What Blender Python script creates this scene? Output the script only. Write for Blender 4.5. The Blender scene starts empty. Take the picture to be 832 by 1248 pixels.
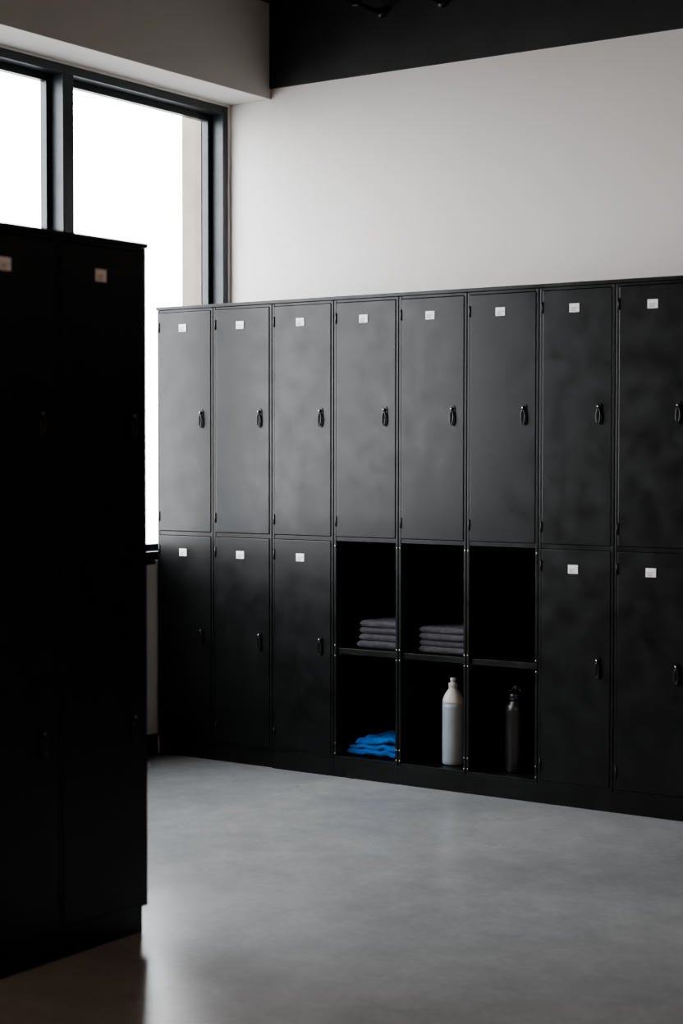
import bpy, bmesh, math, random
from mathutils import Vector, Matrix, noise
random.seed(4)
S=bpy.context.scene
COL=S.collection

# ---------------------------------------------------------------- materials
def mat(name):
    m=bpy.data.materials.new(name); m.use_nodes=True
    nt=m.node_tree; b=nt.nodes['Principled BSDF']
    return m,nt,b
def N(nt,t,**k):
    n=nt.nodes.new(t)
    for a,v in k.items():
        if a in n.inputs: n.inputs[a].default_value=v
        else: setattr(n,a,v)
    return n
def noisy(name,c1,c2,scale,r1,r2,bump=0.0,bscale=200,detail=6,metal=0,spec=0.5,scale2=None):
    m,nt,b=mat(name); L=nt.links.new
    tc=N(nt,'ShaderNodeTexCoord')
    n=N(nt,'ShaderNodeTexNoise'); n.inputs['Scale'].default_value=scale; n.inputs['Detail'].default_value=detail
    L(tc.outputs['Object'],n.inputs['Vector'])
    cr=N(nt,'ShaderNodeValToRGB'); cr.color_ramp.elements[0].position=.3; cr.color_ramp.elements[1].position=.7
    cr.color_ramp.elements[0].color=(*c1,1); cr.color_ramp.elements[1].color=(*c2,1)
    L(n.outputs['Fac'],cr.inputs['Fac']); L(cr.outputs['Color'],b.inputs['Base Color'])
    n2=N(nt,'ShaderNodeTexNoise'); n2.inputs['Scale'].default_value=scale2 or scale*2.3; n2.inputs['Detail'].default_value=detail
    L(tc.outputs['Object'],n2.inputs['Vector'])
    mr=N(nt,'ShaderNodeMapRange'); mr.inputs['From Min'].default_value=.3; mr.inputs['From Max'].default_value=.7
    mr.inputs['To Min'].default_value=r1; mr.inputs['To Max'].default_value=r2
    L(n2.outputs['Fac'],mr.inputs['Value']); L(mr.outputs['Result'],b.inputs['Roughness'])
    b.inputs['Metallic'].default_value=metal; b.inputs['Specular IOR Level'].default_value=spec
    if bump:
        n3=N(nt,'ShaderNodeTexNoise'); n3.inputs['Scale'].default_value=bscale; n3.inputs['Detail'].default_value=4
        L(tc.outputs['Object'],n3.inputs['Vector'])
        bp=N(nt,'ShaderNodeBump'); bp.inputs['Strength'].default_value=bump; bp.inputs['Distance'].default_value=.002
        L(n3.outputs['Fac'],bp.inputs['Height']); L(bp.outputs['Normal'],b.inputs['Normal'])
    return m
M_lock=noisy('black_powder_coat',(.0045,.0052,.0053),(.0085,.0097,.0098),7,.27,.42,.10,350,spec=.34,scale2=11,detail=9)
M_lockin=noisy('locker_interior_black',(.008,.008,.009),(.012,.012,.013),6,.6,.75,spec=.25)
M_hw=noisy('black_hardware',(.008,.008,.009),(.012,.012,.013),20,.25,.35)
M_steel=noisy('rivet_steel',(.35,.35,.35),(.5,.5,.5),20,.3,.4,metal=.9)
M_wall=noisy('painted_wall',(.67,.64,.615),(.71,.68,.655),1.1,.75,.85,.15,60,5)
M_wall2=noisy('grey_wall_paint',(.48,.445,.425),(.52,.485,.465),1.1,.75,.85,.15,60,5)
M_soff=noisy('soffit_paint',(.62,.605,.575),(.66,.645,.615),1.3,.8,.9,.1,60,5)
M_dark=noisy('dark_ceiling_paint',(.015,.0135,.016),(.020,.0185,.021),3,.7,.85)
M_frame=noisy('anodised_window_frame',(.020,.026,.029),(.029,.036,.040),8,.35,.45,metal=.2)
M_base=noisy('baseboard_paint',(.02,.02,.02),(.03,.03,.03),8,.5,.6)
M_stone=noisy('exterior_render',(.165,.145,.115),(.21,.187,.15),9,.85,.95,.3,60)
M_paper=noisy('label_paper',(.80,.80,.79),(.86,.86,.85),60,.6,.7)
M_ink=noisy('label_ink',(.16,.16,.17),(.3,.3,.3),90,.6,.7)
M_tow=noisy('grey_towel_cloth',(.060,.059,.068),(.092,.090,.102),45,.9,1,.8,420,spec=.1)
M_blue=noisy('blue_towel_cloth',(.003,.085,.32),(.006,.13,.43),30,.85,1,.8,420,spec=.15)
M_bottle=noisy('frosted_grey_bottle',(.28,.33,.36),(.33,.38,.41),12,.35,.45)
M_white=noisy('white_cap_plastic',(.55,.55,.53),(.63,.63,.61),12,.4,.5)
M_black=noisy('matte_black_bottle',(.012,.012,.013),(.016,.016,.017),12,.30,.38)
M_lamp,nt,b=mat('lamp_diffuser'); b.inputs['Emission Color'].default_value=(1,.78,.6,1); b.inputs['Emission Strength'].default_value=3; b.inputs['Base Color'].default_value=(.8,.8,.8,1)

M_glass=bpy.data.materials.new('window_glass'); M_glass.use_nodes=True; nt=M_glass.node_tree; nt.nodes.clear()
o=nt.nodes.new('ShaderNodeOutputMaterial'); mx=nt.nodes.new('ShaderNodeMixShader'); tr=nt.nodes.new('ShaderNodeBsdfTransparent'); gl=nt.nodes.new('ShaderNodeBsdfGlossy')
mx.inputs[0].default_value=.04; gl.inputs['Roughness'].default_value=.02; tr.inputs['Color'].default_value=(.97,.98,.98,1)
nt.links.new(tr.outputs[0],mx.inputs[1]); nt.links.new(gl.outputs[0],mx.inputs[2]); nt.links.new(mx.outputs[0],o.inputs[0])

# concrete floor
M_floor,nt,b=mat('polished_concrete'); L=nt.links.new
tc=N(nt,'ShaderNodeTexCoord')
def nz(sc,det=8,dist=0,rough=.55):
    n=N(nt,'ShaderNodeTexNoise'); n.inputs['Scale'].default_value=sc; n.inputs['Detail'].default_value=det; n.inputs['Distortion'].default_value=dist; n.inputs['Roughness'].default_value=rough
    L(tc.outputs['Object'],n.inputs['Vector']); return n
a=nz(1.4,4,.3,.5); c=nz(9,5,.2,.55); c2=nz(45,3,0,.5); d=nz(160,3)
cr=N(nt,'ShaderNodeValToRGB'); cr.color_ramp.elements[0].position=.2; cr.color_ramp.elements[1].position=.8
cr.color_ramp.elements[0].color=(.215,.224,.229,1); cr.color_ramp.elements[1].color=(.325,.334,.334,1); L(a.outputs['Fac'],cr.inputs['Fac'])
def mul(prev,src,lo,hi):
    r=N(nt,'ShaderNodeValToRGB'); r.color_ramp.elements[0].position=.2; r.color_ramp.elements[1].position=.8
    r.color_ramp.elements[0].color=(lo,lo,lo,1); r.color_ramp.elements[1].color=(hi,hi,hi,1); L(src.outputs['Fac'],r.inputs['Fac'])
    mm=N(nt,'ShaderNodeMix'); mm.data_type='RGBA'; mm.blend_type='MULTIPLY'; mm.inputs[0].default_value=1
    L(prev,mm.inputs[6]); L(r.outputs['Color'],mm.inputs[7]); return mm.outputs[2]
v=mul(cr.outputs['Color'],c,.86,1.12); v=mul(v,c2,.90,1.08)
L(v,b.inputs['Base Color'])
mr=N(nt,'ShaderNodeMapRange'); mr.inputs['From Min'].default_value=.3; mr.inputs['From Max'].default_value=.7; mr.inputs['To Min'].default_value=.24; mr.inputs['To Max'].default_value=.28
L(a.outputs['Fac'],mr.inputs['Value']); L(mr.outputs['Result'],b.inputs['Roughness'])
bp=N(nt,'ShaderNodeBump'); bp.inputs['Strength'].default_value=.06; bp.inputs['Distance'].default_value=.002; L(d.outputs['Fac'],bp.inputs['Height']); L(bp.outputs['Normal'],b.inputs['Normal'])

# ---------------------------------------------------------------- mesh helpers
class MB:
    def __init__(s): s.bm=bmesh.new(); s.mats=[]
    def mi(s,m):
        if m not in s.mats: s.mats.append(m)
        return s.mats.index(m)
    def add(s,src,m,smooth=False):
        me=bpy.data.meshes.new('t'); src.to_mesh(me); src.free()
        n0=len(s.bm.faces); s.bm.from_mesh(me); bpy.data.meshes.remove(me)
        s.bm.faces.ensure_lookup_table(); k=s.mi(m)
        for f in s.bm.faces[n0:]: f.material_index=k; f.smooth=smooth
    def box(s,x0,x1,y0,y1,z0,z1,m,bev=0):
        t=bmesh.new(); bmesh.ops.create_cube(t,size=1)
        for v in t.verts: v.co=Vector(((x0+x1)/2+v.co.x*(x1-x0),(y0+y1)/2+v.co.y*(y1-y0),(z0+z1)/2+v.co.z*(z1-z0)))
        if bev: bmesh.ops.bevel(t,geom=t.edges[:]+t.verts[:],offset=bev,segments=2,profile=.6,affect='EDGES')
        s.add(t,m)
    def cyl(s,c,r,h,axis,m,seg=20,r2=None):
        t=bmesh.new(); bmesh.ops.create_cone(t,cap_ends=True,segments=seg,radius1=r,radius2=r if r2 is None else r2,depth=h)
        R={'z':Matrix(),'x':Matrix.Rotation(math.pi/2,4,'Y'),'y':Matrix.Rotation(math.pi/2,4,'X')}[axis]
        bmesh.ops.transform(t,matrix=Matrix.Translation(c)@R,verts=t.verts); s.add(t,m,True)
    def capsule_plate(s,cx,cz,w,h,y0,y1,m):
        t=bmesh.new(); r=w/2; pts=[]
        for k in range(13): a=math.pi*k/12; pts.append((cx+r*math.cos(a),cz+h/2-r+r*math.sin(a)))
        for k in range(13): a=math.pi+math.pi*k/12; pts.append((cx+r*math.cos(a),cz-h/2+r+r*math.sin(a)))
        vs=[t.verts.new((x,y1,z)) for x,z in pts]; f=t.faces.new(vs)
        e=bmesh.ops.extrude_face_region(t,geom=[f])
        for v in [g for g in e['geom'] if isinstance(g,bmesh.types.BMVert)]: v.co.y=y0
        bmesh.ops.recalc_face_normals(t,faces=t.faces)
        s.add(t,m)
    def tube(s,pts,r,m,closed=False,seg=10):
        t=bmesh.new(); n=len(pts); rings=[]
        P=[Vector(p) for p in pts]
        for i in range(n):
            a=P[(i-1)%n] if (closed or i>0) else P[i]; b=P[(i+1)%n] if (closed or i<n-1) else P[i]
            d=(b-a).normalized(); u=d.cross(Vector((0,1,0)))
            if u.length<.1: u=d.cross(Vector((1,0,0)))
            u.normalize(); v=d.cross(u)
            rings.append([t.verts.new(P[i]+(u*math.cos(2*math.pi*k/seg)+v*math.sin(2*math.pi*k/seg))*r) for k in range(seg)])
        for i in range(n if closed else n-1):
            A=rings[i];B=rings[(i+1)%n]
            for k in range(seg): t.faces.new((A[k],A[(k+1)%seg],B[(k+1)%seg],B[k]))
        if not closed: t.faces.new(rings[0]); t.faces.new(rings[-1])
        bmesh.ops.recalc_face_normals(t,faces=t.faces); s.add(t,m,True)
    def lathe(s,c,prof,m,seg=40):
        t=bmesh.new(); rings=[]
        for r,z in prof: rings.append([t.verts.new((c[0]+r*math.cos(2*math.pi*k/seg),c[1]+r*math.sin(2*math.pi*k/seg),c[2]+z)) for k in range(seg)])
        for A,B in zip(rings,rings[1:]):
            for k in range(seg): t.faces.new((A[k],A[(k+1)%seg],B[(k+1)%seg],B[k]))
        t.faces.new(rings[0]); t.faces.new(rings[-1]); bmesh.ops.recalc_face_normals(t,faces=t.faces); s.add(t,m,True)
    def obj(s,name,parent=None):
        me=bpy.data.meshes.new(name); s.bm.to_mesh(me); s.bm.free()
        for m in s.mats: me.materials.append(m)
        o=bpy.data.objects.new(name,me); COL.objects.link(o)
        if parent: o.parent=parent
        return o
def empty(name,loc=(0,0,0),rz=0):
    e=bpy.data.objects.new(name,None); e.location=loc; e.rotation_euler=(0,0,rz); COL.objects.link(e); return e

# ---------------------------------------------------------------- room shell
X1=7.4; Y0=-8.2; D=.505; ZC=3.20; T=.11
def one(name,boxes):
    b=MB()
    for q in boxes: b.box(*q)
    return b.obj(name)
one('floor',[(-T,X1+.2,Y0-.2,D+.2,-.1,0,M_floor)])
one('ceiling',[(-T,X1+.2,Y0-.2,D+.2,ZC,ZC+.1,M_dark)])
one('wall_back',[(-T,X1+.2,D,D+.2,0,ZC,M_wall)])
one('wall_right',[(X1,X1+.2,Y0,D,0,ZC,M_wall2)])
one('wall_front',[(-T,X1+.2,Y0-.2,Y0,0,ZC,M_wall2)])
WB,WT=.81,2.78; WY0,WY1=-2.55,.49
TT=.11
one('wall_left',[(-TT,0,Y0,D,0,WB,M_wall),(-TT,0,Y0,D,WT,ZC,M_wall),(-TT,0,WY1,D,WB,WT,M_wall),(-TT,0,Y0,WY0,WB,WT,M_wall)])
one('exterior_pier',[(-.225,-.115,WY1-.045,WY1+.3,.0,3.3,M_stone)])
one('ceiling_soffit',[(0,.225,Y0,D,2.79,ZC,M_soff,.002)])
one('ceiling_bulkhead',[(.225,X1,D-.012,D,2.835,ZC,M_dark)])
one('baseboard_left',[(0,.012,Y0,-.004,0,.085,M_base,.002)])
one('baseboard_right',[(X1-.012,X1,Y0,D,0,.085,M_base,.002)])
one('baseboard_back',[(5.2,X1-.012,D-.012,D,0,.085,M_base,.002)])
one('baseboard_front',[(0.012,X1-.012,Y0,Y0+.012,0,.085,M_base,.002)])
one('trim_1',[(-.02,.008,WY0,-.012,WB-.012,WB+.006,M_frame,.002)])

# window
W=MB(); g=.062
mull=[-.515,-1.51]
W.box(-.10,0,WY1-.035,WY1,WB,WT,M_frame,.002)
W.box(-.10,0,WY0,WY0+.035,WB,WT,M_frame,.002)
W.box(-.10,0,WY0+.035,WY1-.035,WT-.035,WT,M_frame,.002)
W.box(-.10,0,WY0+.035,WY1-.035,WB+.006,WB+.04,M_frame,.002)
for y in mull: W.box(-.10,0,y-.03,y+.03,WB+.04,WT-.035,M_frame,.002)
edges=[WY1-.035]+[q for y in mull for q in (y+.03,y-.03)]+[WY0+.035]
for i in range(0,len(edges),2):
    a,b_=edges[i+1],edges[i]
    for q in ((a,a+.028,WB+.04,WT-.035),(b_-.028,b_,WB+.04,WT-.035),(a+.028,b_-.028,WB+.04,WB+.068),(a+.028,b_-.028,WT-.063,WT-.035)):
        W.box(-.095,-g,q[0],q[1],q[2],q[3],M_frame,.002)
    W.box(-.082,-.078,a+.02,b_-.02,WB+.06,WT-.055,M_glass)
W.obj('window_1')

# conduits under ceiling
for nm,x,z in (('ceiling_conduit',.81,3.075),('ceiling_conduit',1.10,3.075)):
    b=MB(); b.cyl((x,-3.5,z),.009,8.0-.03,'y',M_hw)
    for y in (.3,-.6,-1.6,-2.6): b.box(x-.016,x+.016,y-.012,y+.012,z-.013,z+.013,M_hw,.003); b.cyl((x,y,(z+ZC)/2),.004,ZC-z,'z',M_hw,8)
    b.cyl((x,D-.022,z),.02,.02,'y',M_hw)
    b.obj(nm)

# ---------------------------------------------------------------- lockers
def handle(parent,x,z,name):
    b=MB()
    b.capsule_plate(x,z,.022,.078,-.0055,-.002,M_lock)
    b.capsule_plate(x,z-.004,.014,.054,-.0065,-.0055,M_lockin)
    pts=[]
    for k in range(20):
        a=2*math.pi*k/20; pts.append((x+.0075*math.cos(a),-.011+.0015*math.sin(a),z-.008+.026*math.sin(a)))
    b.tube(pts,.0022,M_hw,True,8)
    b.cyl((x,-.009,z+.026),.0055,.008,'y',M_hw,16)
    b.cyl((x,-.0135,z+.026),.003,.0012,'y',M_steel,12)
    b.obj(name,parent)
def label(parent,x,z,name):
    b=MB()
    b.box(x-.0195,x+.0195,-.0042,-.0020,z-.0155,z+.0155,M_paper,.0006)
    for k,(wd,dz) in enumerate(((.026,.000),(.020,-.0055),(.024,-.0100))):
        b.box(x-.013,x-.013+wd*random.uniform(.75,1),-.0046,-.0042,z+dz-.0009,z+dz+.0009,M_ink)
    b.obj(name,parent)
def rec_base(name): return .02 if name.endswith('.001') else 0.0
def bank(name,loc,rz,n,w,H,zm,kick,dep,open_b,rec,labU,labL,hU,hL,low_label=True):
    E=empty(name,loc,rz)
    g=.0015; fr=.011
    for i in range(n):
        x0,x1=i*w+g,(i+1)*w-g
        b=MB(); C=M_lock
        b.box(x0,x0+fr,0,dep,kick,H-.014,C,.002); b.box(x1-fr,x1,0,dep,kick,H-.014,C,.002)
        b.box(x0+fr,x1-fr,dep-.004,dep,kick,H-.014,M_lockin)
        b.box(x0+fr,x1-fr,.001,dep-.004,kick,kick+.010,C,.001)
        b.box(x0+fr,x1-fr,.001,dep-.004,zm-.012,zm+.004,C,.001)
        b.box(x0+fr,x1-fr,.001,dep-.004,H-.024,H-.014,C,.001)
        if i in open_b:
            b.box(x0+fr,x0+fr+.001,.012,dep-.004,kick+.010,zm-.012,M_lockin); b.box(x1-fr-.001,x1-fr,.012,dep-.004,kick+.010,zm-.012,M_lockin)
            b.box(x0+fr+.001,x1-fr-.001,.010,dep-.004,.492,.504,C,.001)
            b.box(x0+fr+.001,x1-fr-.001,.010,.013,.482,.492,C)
            for xx in (x0+fr*.5,x1-fr*.5):
                for zz in (kick+.02,kick+.06,.515,.475,zm-.03): b.cyl((xx,-.0008,zz),.0028,.0016,'y',M_steel,10)
            for zz in (kick+.02,.475,zm-.03):
                b.cyl((x1-fr-.002,.03,zz),.003,.002,'x',M_steel,10); b.cyl((x0+fr+.002,.03,zz),.003,.002,'x',M_steel,10)
        rc=.012 if i in rec else 0.0
        b.box(i*w,(i+1)*w,.001+rc+rec_base(name),dep,0,kick-.001,M_lock,.001)
        b.obj('carcass_%d'%(i+1),E)
        d0,d1=x0+fr+.001,x1-fr-.001
        tiers=[(zm+.0055,H-.0255,'upper')]
        if i not in open_b: tiers.append((kick+.0115,zm-.0135,'lower'))
        for z0,z1,t in tiers:
            b=MB(); b.box(d0,d1,-.002,.012,z0,z1,M_lock,.0022)
            b.obj('door_%s_%d'%(t,i+1),E)
            b=MB()
            for zz in (z0+.06,z1-.06):
                b.cyl((d0-.001,-.003,zz),.0032,.04,'z',M_lock,10)
            b.obj('hinges_%s_%d'%(t,i+1),E)
            handle(E,i*w+w-.0605,hU if t=='upper' else hL,'latch_%s_%d'%(t,i+1))
            if t=='upper' or low_label: label(E,i*w+w*.468,labU if t=='upper' else labL,'label_%s_%d'%(t,i+1))
    b=MB(); b.box(-.003,n*w+.003,-.005,dep,H-.0135,H,M_lock,.002); b.obj('top_panel',E)
    return E
bank('locker_bank',(.010,0,0),0,17,.2995,1.87,.934,.072,.49,(3,4,5),(0,1),1.779,.852,1.403,.507)
bank('locker_bank.001',(1.77,-2.09-5*.333,0),math.pi/2,5,.333,1.81,.90,.074,.50,(),(),1.712,.80,1.335,.555,False)

# ---------------------------------------------------------------- towels
def slab(b,x0,x1,y0,y1,z0,h,m,seed,amp=.0015,nx=22,ny=20,zfun=None,crease=True):
    t=bmesh.new()
    cx,cy=(x0+x1)/2,(y0+y1)/2; hx,hy=(x1-x0)/2,(y1-y0)/2; r=h/2
    def pt(u,v,w_):
        ex=min(1,(1-abs(u))*hx/r); ey=min(1,(1-abs(v))*hy/r)
        f=math.sqrt(max(0,1-(1-ex)**2))*math.sqrt(max(0,1-(1-ey)**2))
        p=Vector((cx+u*hx,cy+v*hy,z0+r+w_*r*f))
        dv=noise.noise_vector(Vector((p.x*13,p.y*13,seed*3.1+w_)))*amp+noise.noise_vector(Vector((p.x*45,p.y*45,seed*1.7+p.z*40)))*amp*.4
        p+=Vector((dv.x,dv.y,dv.z*.5))
        if zfun: p.z+=zfun(p.x,p.y)
        return p
    def grid(n,hh):
        o=[]
        for k in range(n+1):
            s=-1+2*k/n; o.append(math.sin(s*math.pi/2)*.35+ s*.65 if abs(s)<1 else s)
        e=r/hh
        extra=[-(1-e*q) for q in (0.04,.15,.35,.65)]+[(1-e*q) for q in (0.04,.15,.35,.65)]
        return sorted(set([round(q,5) for q in o+extra]))
    U=grid(nx,hx); V=grid(ny,hy)
    top=[[t.verts.new(pt(u,v,1)) for u in U] for v in V]
    bot=[[top[j][i] if (i in (0,len(U)-1) or j in (0,len(V)-1)) else t.verts.new(pt(u,v,-1)) for i,u in enumerate(U)] for j,v in enumerate(V)]
    for j in range(len(V)-1):
        for i in range(len(U)-1):
            t.faces.new((top[j][i],top[j][i+1],top[j+1][i+1],top[j+1][i]))
            q=(bot[j][i],bot[j+1][i],bot[j+1][i+1],bot[j][i+1])
            try: t.faces.new(q)
            except ValueError: pass
    bmesh.ops.recalc_face_normals(t,faces=t.faces); b.add(t,m,True)
def towel_stack(name,xl,xr,y0,zb,n,h):
    b=MB(); z=zb
    for k in range(n):
        hh=h*random.uniform(.94,1.05); dx=random.uniform(-.005,.004)+k*.0015; dy=random.uniform(-.004,.004)
        sd=k+xl*17
        slab(b,xl+dx,xr,y0+dy,y0+.24,z,hh*1.06,M_tow,sd,.003)
        z+=hh
    return b.obj(name)
towel_stack('towel_stack',.990,1.180,.050,.5060,4,.0270)
towel_stack('towel_stack',1.270,1.480,.050,.5060,4,.0250)
b=MB()
def slump(k):
    def f(x,y):
        q=max(0,1.03-x)/.10
        return -q*q*(.006*k)+abs(noise.noise(Vector((x*13,y*13,k*2.3))))*.018*(k>0)+max(0,noise.noise(Vector((x*26,y*26,k*5.3))))*.012
    return f
for k,(xa,xb,ya,z,h) in enumerate(((.930,1.165,.045,.0855,.022),(.945,1.168,.052,.103,.020),(.968,1.165,.058,.121,.020),(1.00,1.160,.066,.137,.017))):
    slab(b,xa,xb,ya,.24,z,h,M_blue,k+9,.007,34,30,slump(k))
b.bm.verts.ensure_lookup_table()
for v in b.bm.verts: v.co.z=max(v.co.z,.0835)
b.obj('blue_towel')

# ---------------------------------------------------------------- bottles
zf=.0825
b=MB(); c=(1.392,.100,zf); q=.94
b.lathe(c,[(r*q,z) for r,z in [(.034,0),(.040,.002),(.043,.008),(.0435,.02),(.0435,.205),(.0440,.212),(.0435,.219),(.043,.235)]],M_bottle)
b.lathe(c,[(r*q,z) for r,z in [(.043,.2351),(.0425,.243),(.039,.256),(.032,.270),(.024,.281),(.0185,.288),(.0175,.293)]],M_white)
b.lathe(c,[(.0155,.293),(.0175,.2935),(.0175,.309),(.0165,.311),(.0095,.3115),(.009,.318),(.012,.319),(.012,.328),(.009,.331),(.004,.332)],M_white,28)
for z in (.296,.299,.302,.305): b.lathe((c[0],c[1],c[2]+z),[(.0178,0),(.0182,.0007),(.0178,.0014)],M_white,28)
o=b.obj('squeeze_bottle')
b=MB(); c=(1.664,.100,zf)
b.lathe(c,[(.034,0),(.038,.002),(.040,.007),(.040,.225),(.0395,.236),(.036,.248),(.030,.257),(.0265,.262),(.0265,.266)],M_black)
b.lathe(c,[(.0265,.266),(.0295,.2665),(.0295,.290),(.028,.2925),(.014,.293),(.012,.300),(.010,.301)],M_hw,32)
pts=[]
for k in range(15):
    a=math.pi*k/14; pts.append((c[0]+.019*math.cos(a),c[1],c[2]+.292+.026*math.sin(a)))
b.tube(pts,.0038,M_hw)
b.cyl((c[0],c[1],c[2]+.308),.007,.02,'z',M_hw,16)
for z in (.270,.275,.280,.285): b.lathe((c[0],c[1],c[2]+z),[(.0297,0),(.0303,.001),(.0297,.002)],M_hw,32)
b.obj('steel_water_bottle')

# ---------------------------------------------------------------- ceiling lamp (real fixture)
b=MB(); b.box(4.2,5.8,-6.62,-6.5,3.10,3.15,M_hw,.004); b.box(4.22,5.78,-6.61,-6.51,3.094,3.10,M_lamp)
b.cyl((4.5,-6.56,3.175),.004,.05,'z',M_hw,8); b.cyl((5.5,-6.56,3.175),.004,.05,'z',M_hw,8); b.obj('ceiling_lamp')
def area(name,loc,rot,sx,sy,p,col,portal=False):
    l=bpy.data.lights.new(name,'AREA'); l.shape='RECTANGLE'; l.size=sx; l.size_y=sy; l.energy=p; l.color=col
    o=bpy.data.objects.new(name,l); o.location=loc; o.rotation_euler=rot; COL.objects.link(o)
    if portal: l.cycles.is_portal=True
    return o
area('lamp_light',(5,-6.56,3.08),(0,0,0),1.5,.1,150,(1,.68,.50))
area('window_portal',(-.24,(WY0+WY1)/2,(WB+WT)/2),(0,-math.pi/2,0),WT-WB+.4,WY1-WY0+.4,1,(1,1,1),True)

# ---------------------------------------------------------------- overcast sky
w=bpy.data.worlds.new('overcast_sky'); S.world=w; w.use_nodes=True; nt=w.node_tree
bg=nt.nodes['Background']; tc=N(nt,'ShaderNodeTexCoord'); sx=N(nt,'ShaderNodeSeparateXYZ'); cr=N(nt,'ShaderNodeValToRGB')
mp=N(nt,'ShaderNodeMapRange'); mp.inputs['From Min'].default_value=-1; mp.inputs['From Max'].default_value=1
nt.links.new(tc.outputs['Generated'],sx.inputs[0]); nt.links.new(sx.outputs['Z'],mp.inputs['Value']); nt.links.new(mp.outputs[0],cr.inputs[0]); nt.links.new(cr.outputs[0],bg.inputs[0])
e=cr.color_ramp.elements; e[0].position=.25; e[0].color=(.14,.14,.14,1); e[1].position=.52; e[1].color=(.965,.965,1,1)
bg.inputs[1].default_value=17.0

# ---------------------------------------------------------------- camera
cd=bpy.data.cameras.new('camera'); cam=bpy.data.objects.new('camera',cd); COL.objects.link(cam); S.camera=cam
cd.sensor_fit='VERTICAL'; cd.sensor_height=36; cd.sensor_width=24; cd.lens=2111.2162/1248*36
yaw,pitch,roll=math.radians(34.6126),math.radians(1.9811),math.radians(.0559)
R=Matrix.Rotation(yaw,4,'Z')@Matrix.Rotation(math.pi/2-pitch,4,'X')@Matrix.Rotation(roll,4,'Z')
cam.matrix_world=Matrix.Translation((4.7623,-5.5303,1.2679))@R
cd.dof.use_dof=True; cd.dof.focus_distance=6.9; cd.dof.aperture_fstop=2.8
cd.clip_start=.05
S.view_settings.view_transform='AgX'; S.view_settings.look='AgX - Medium High Contrast'; S.view_settings.exposure=-.25
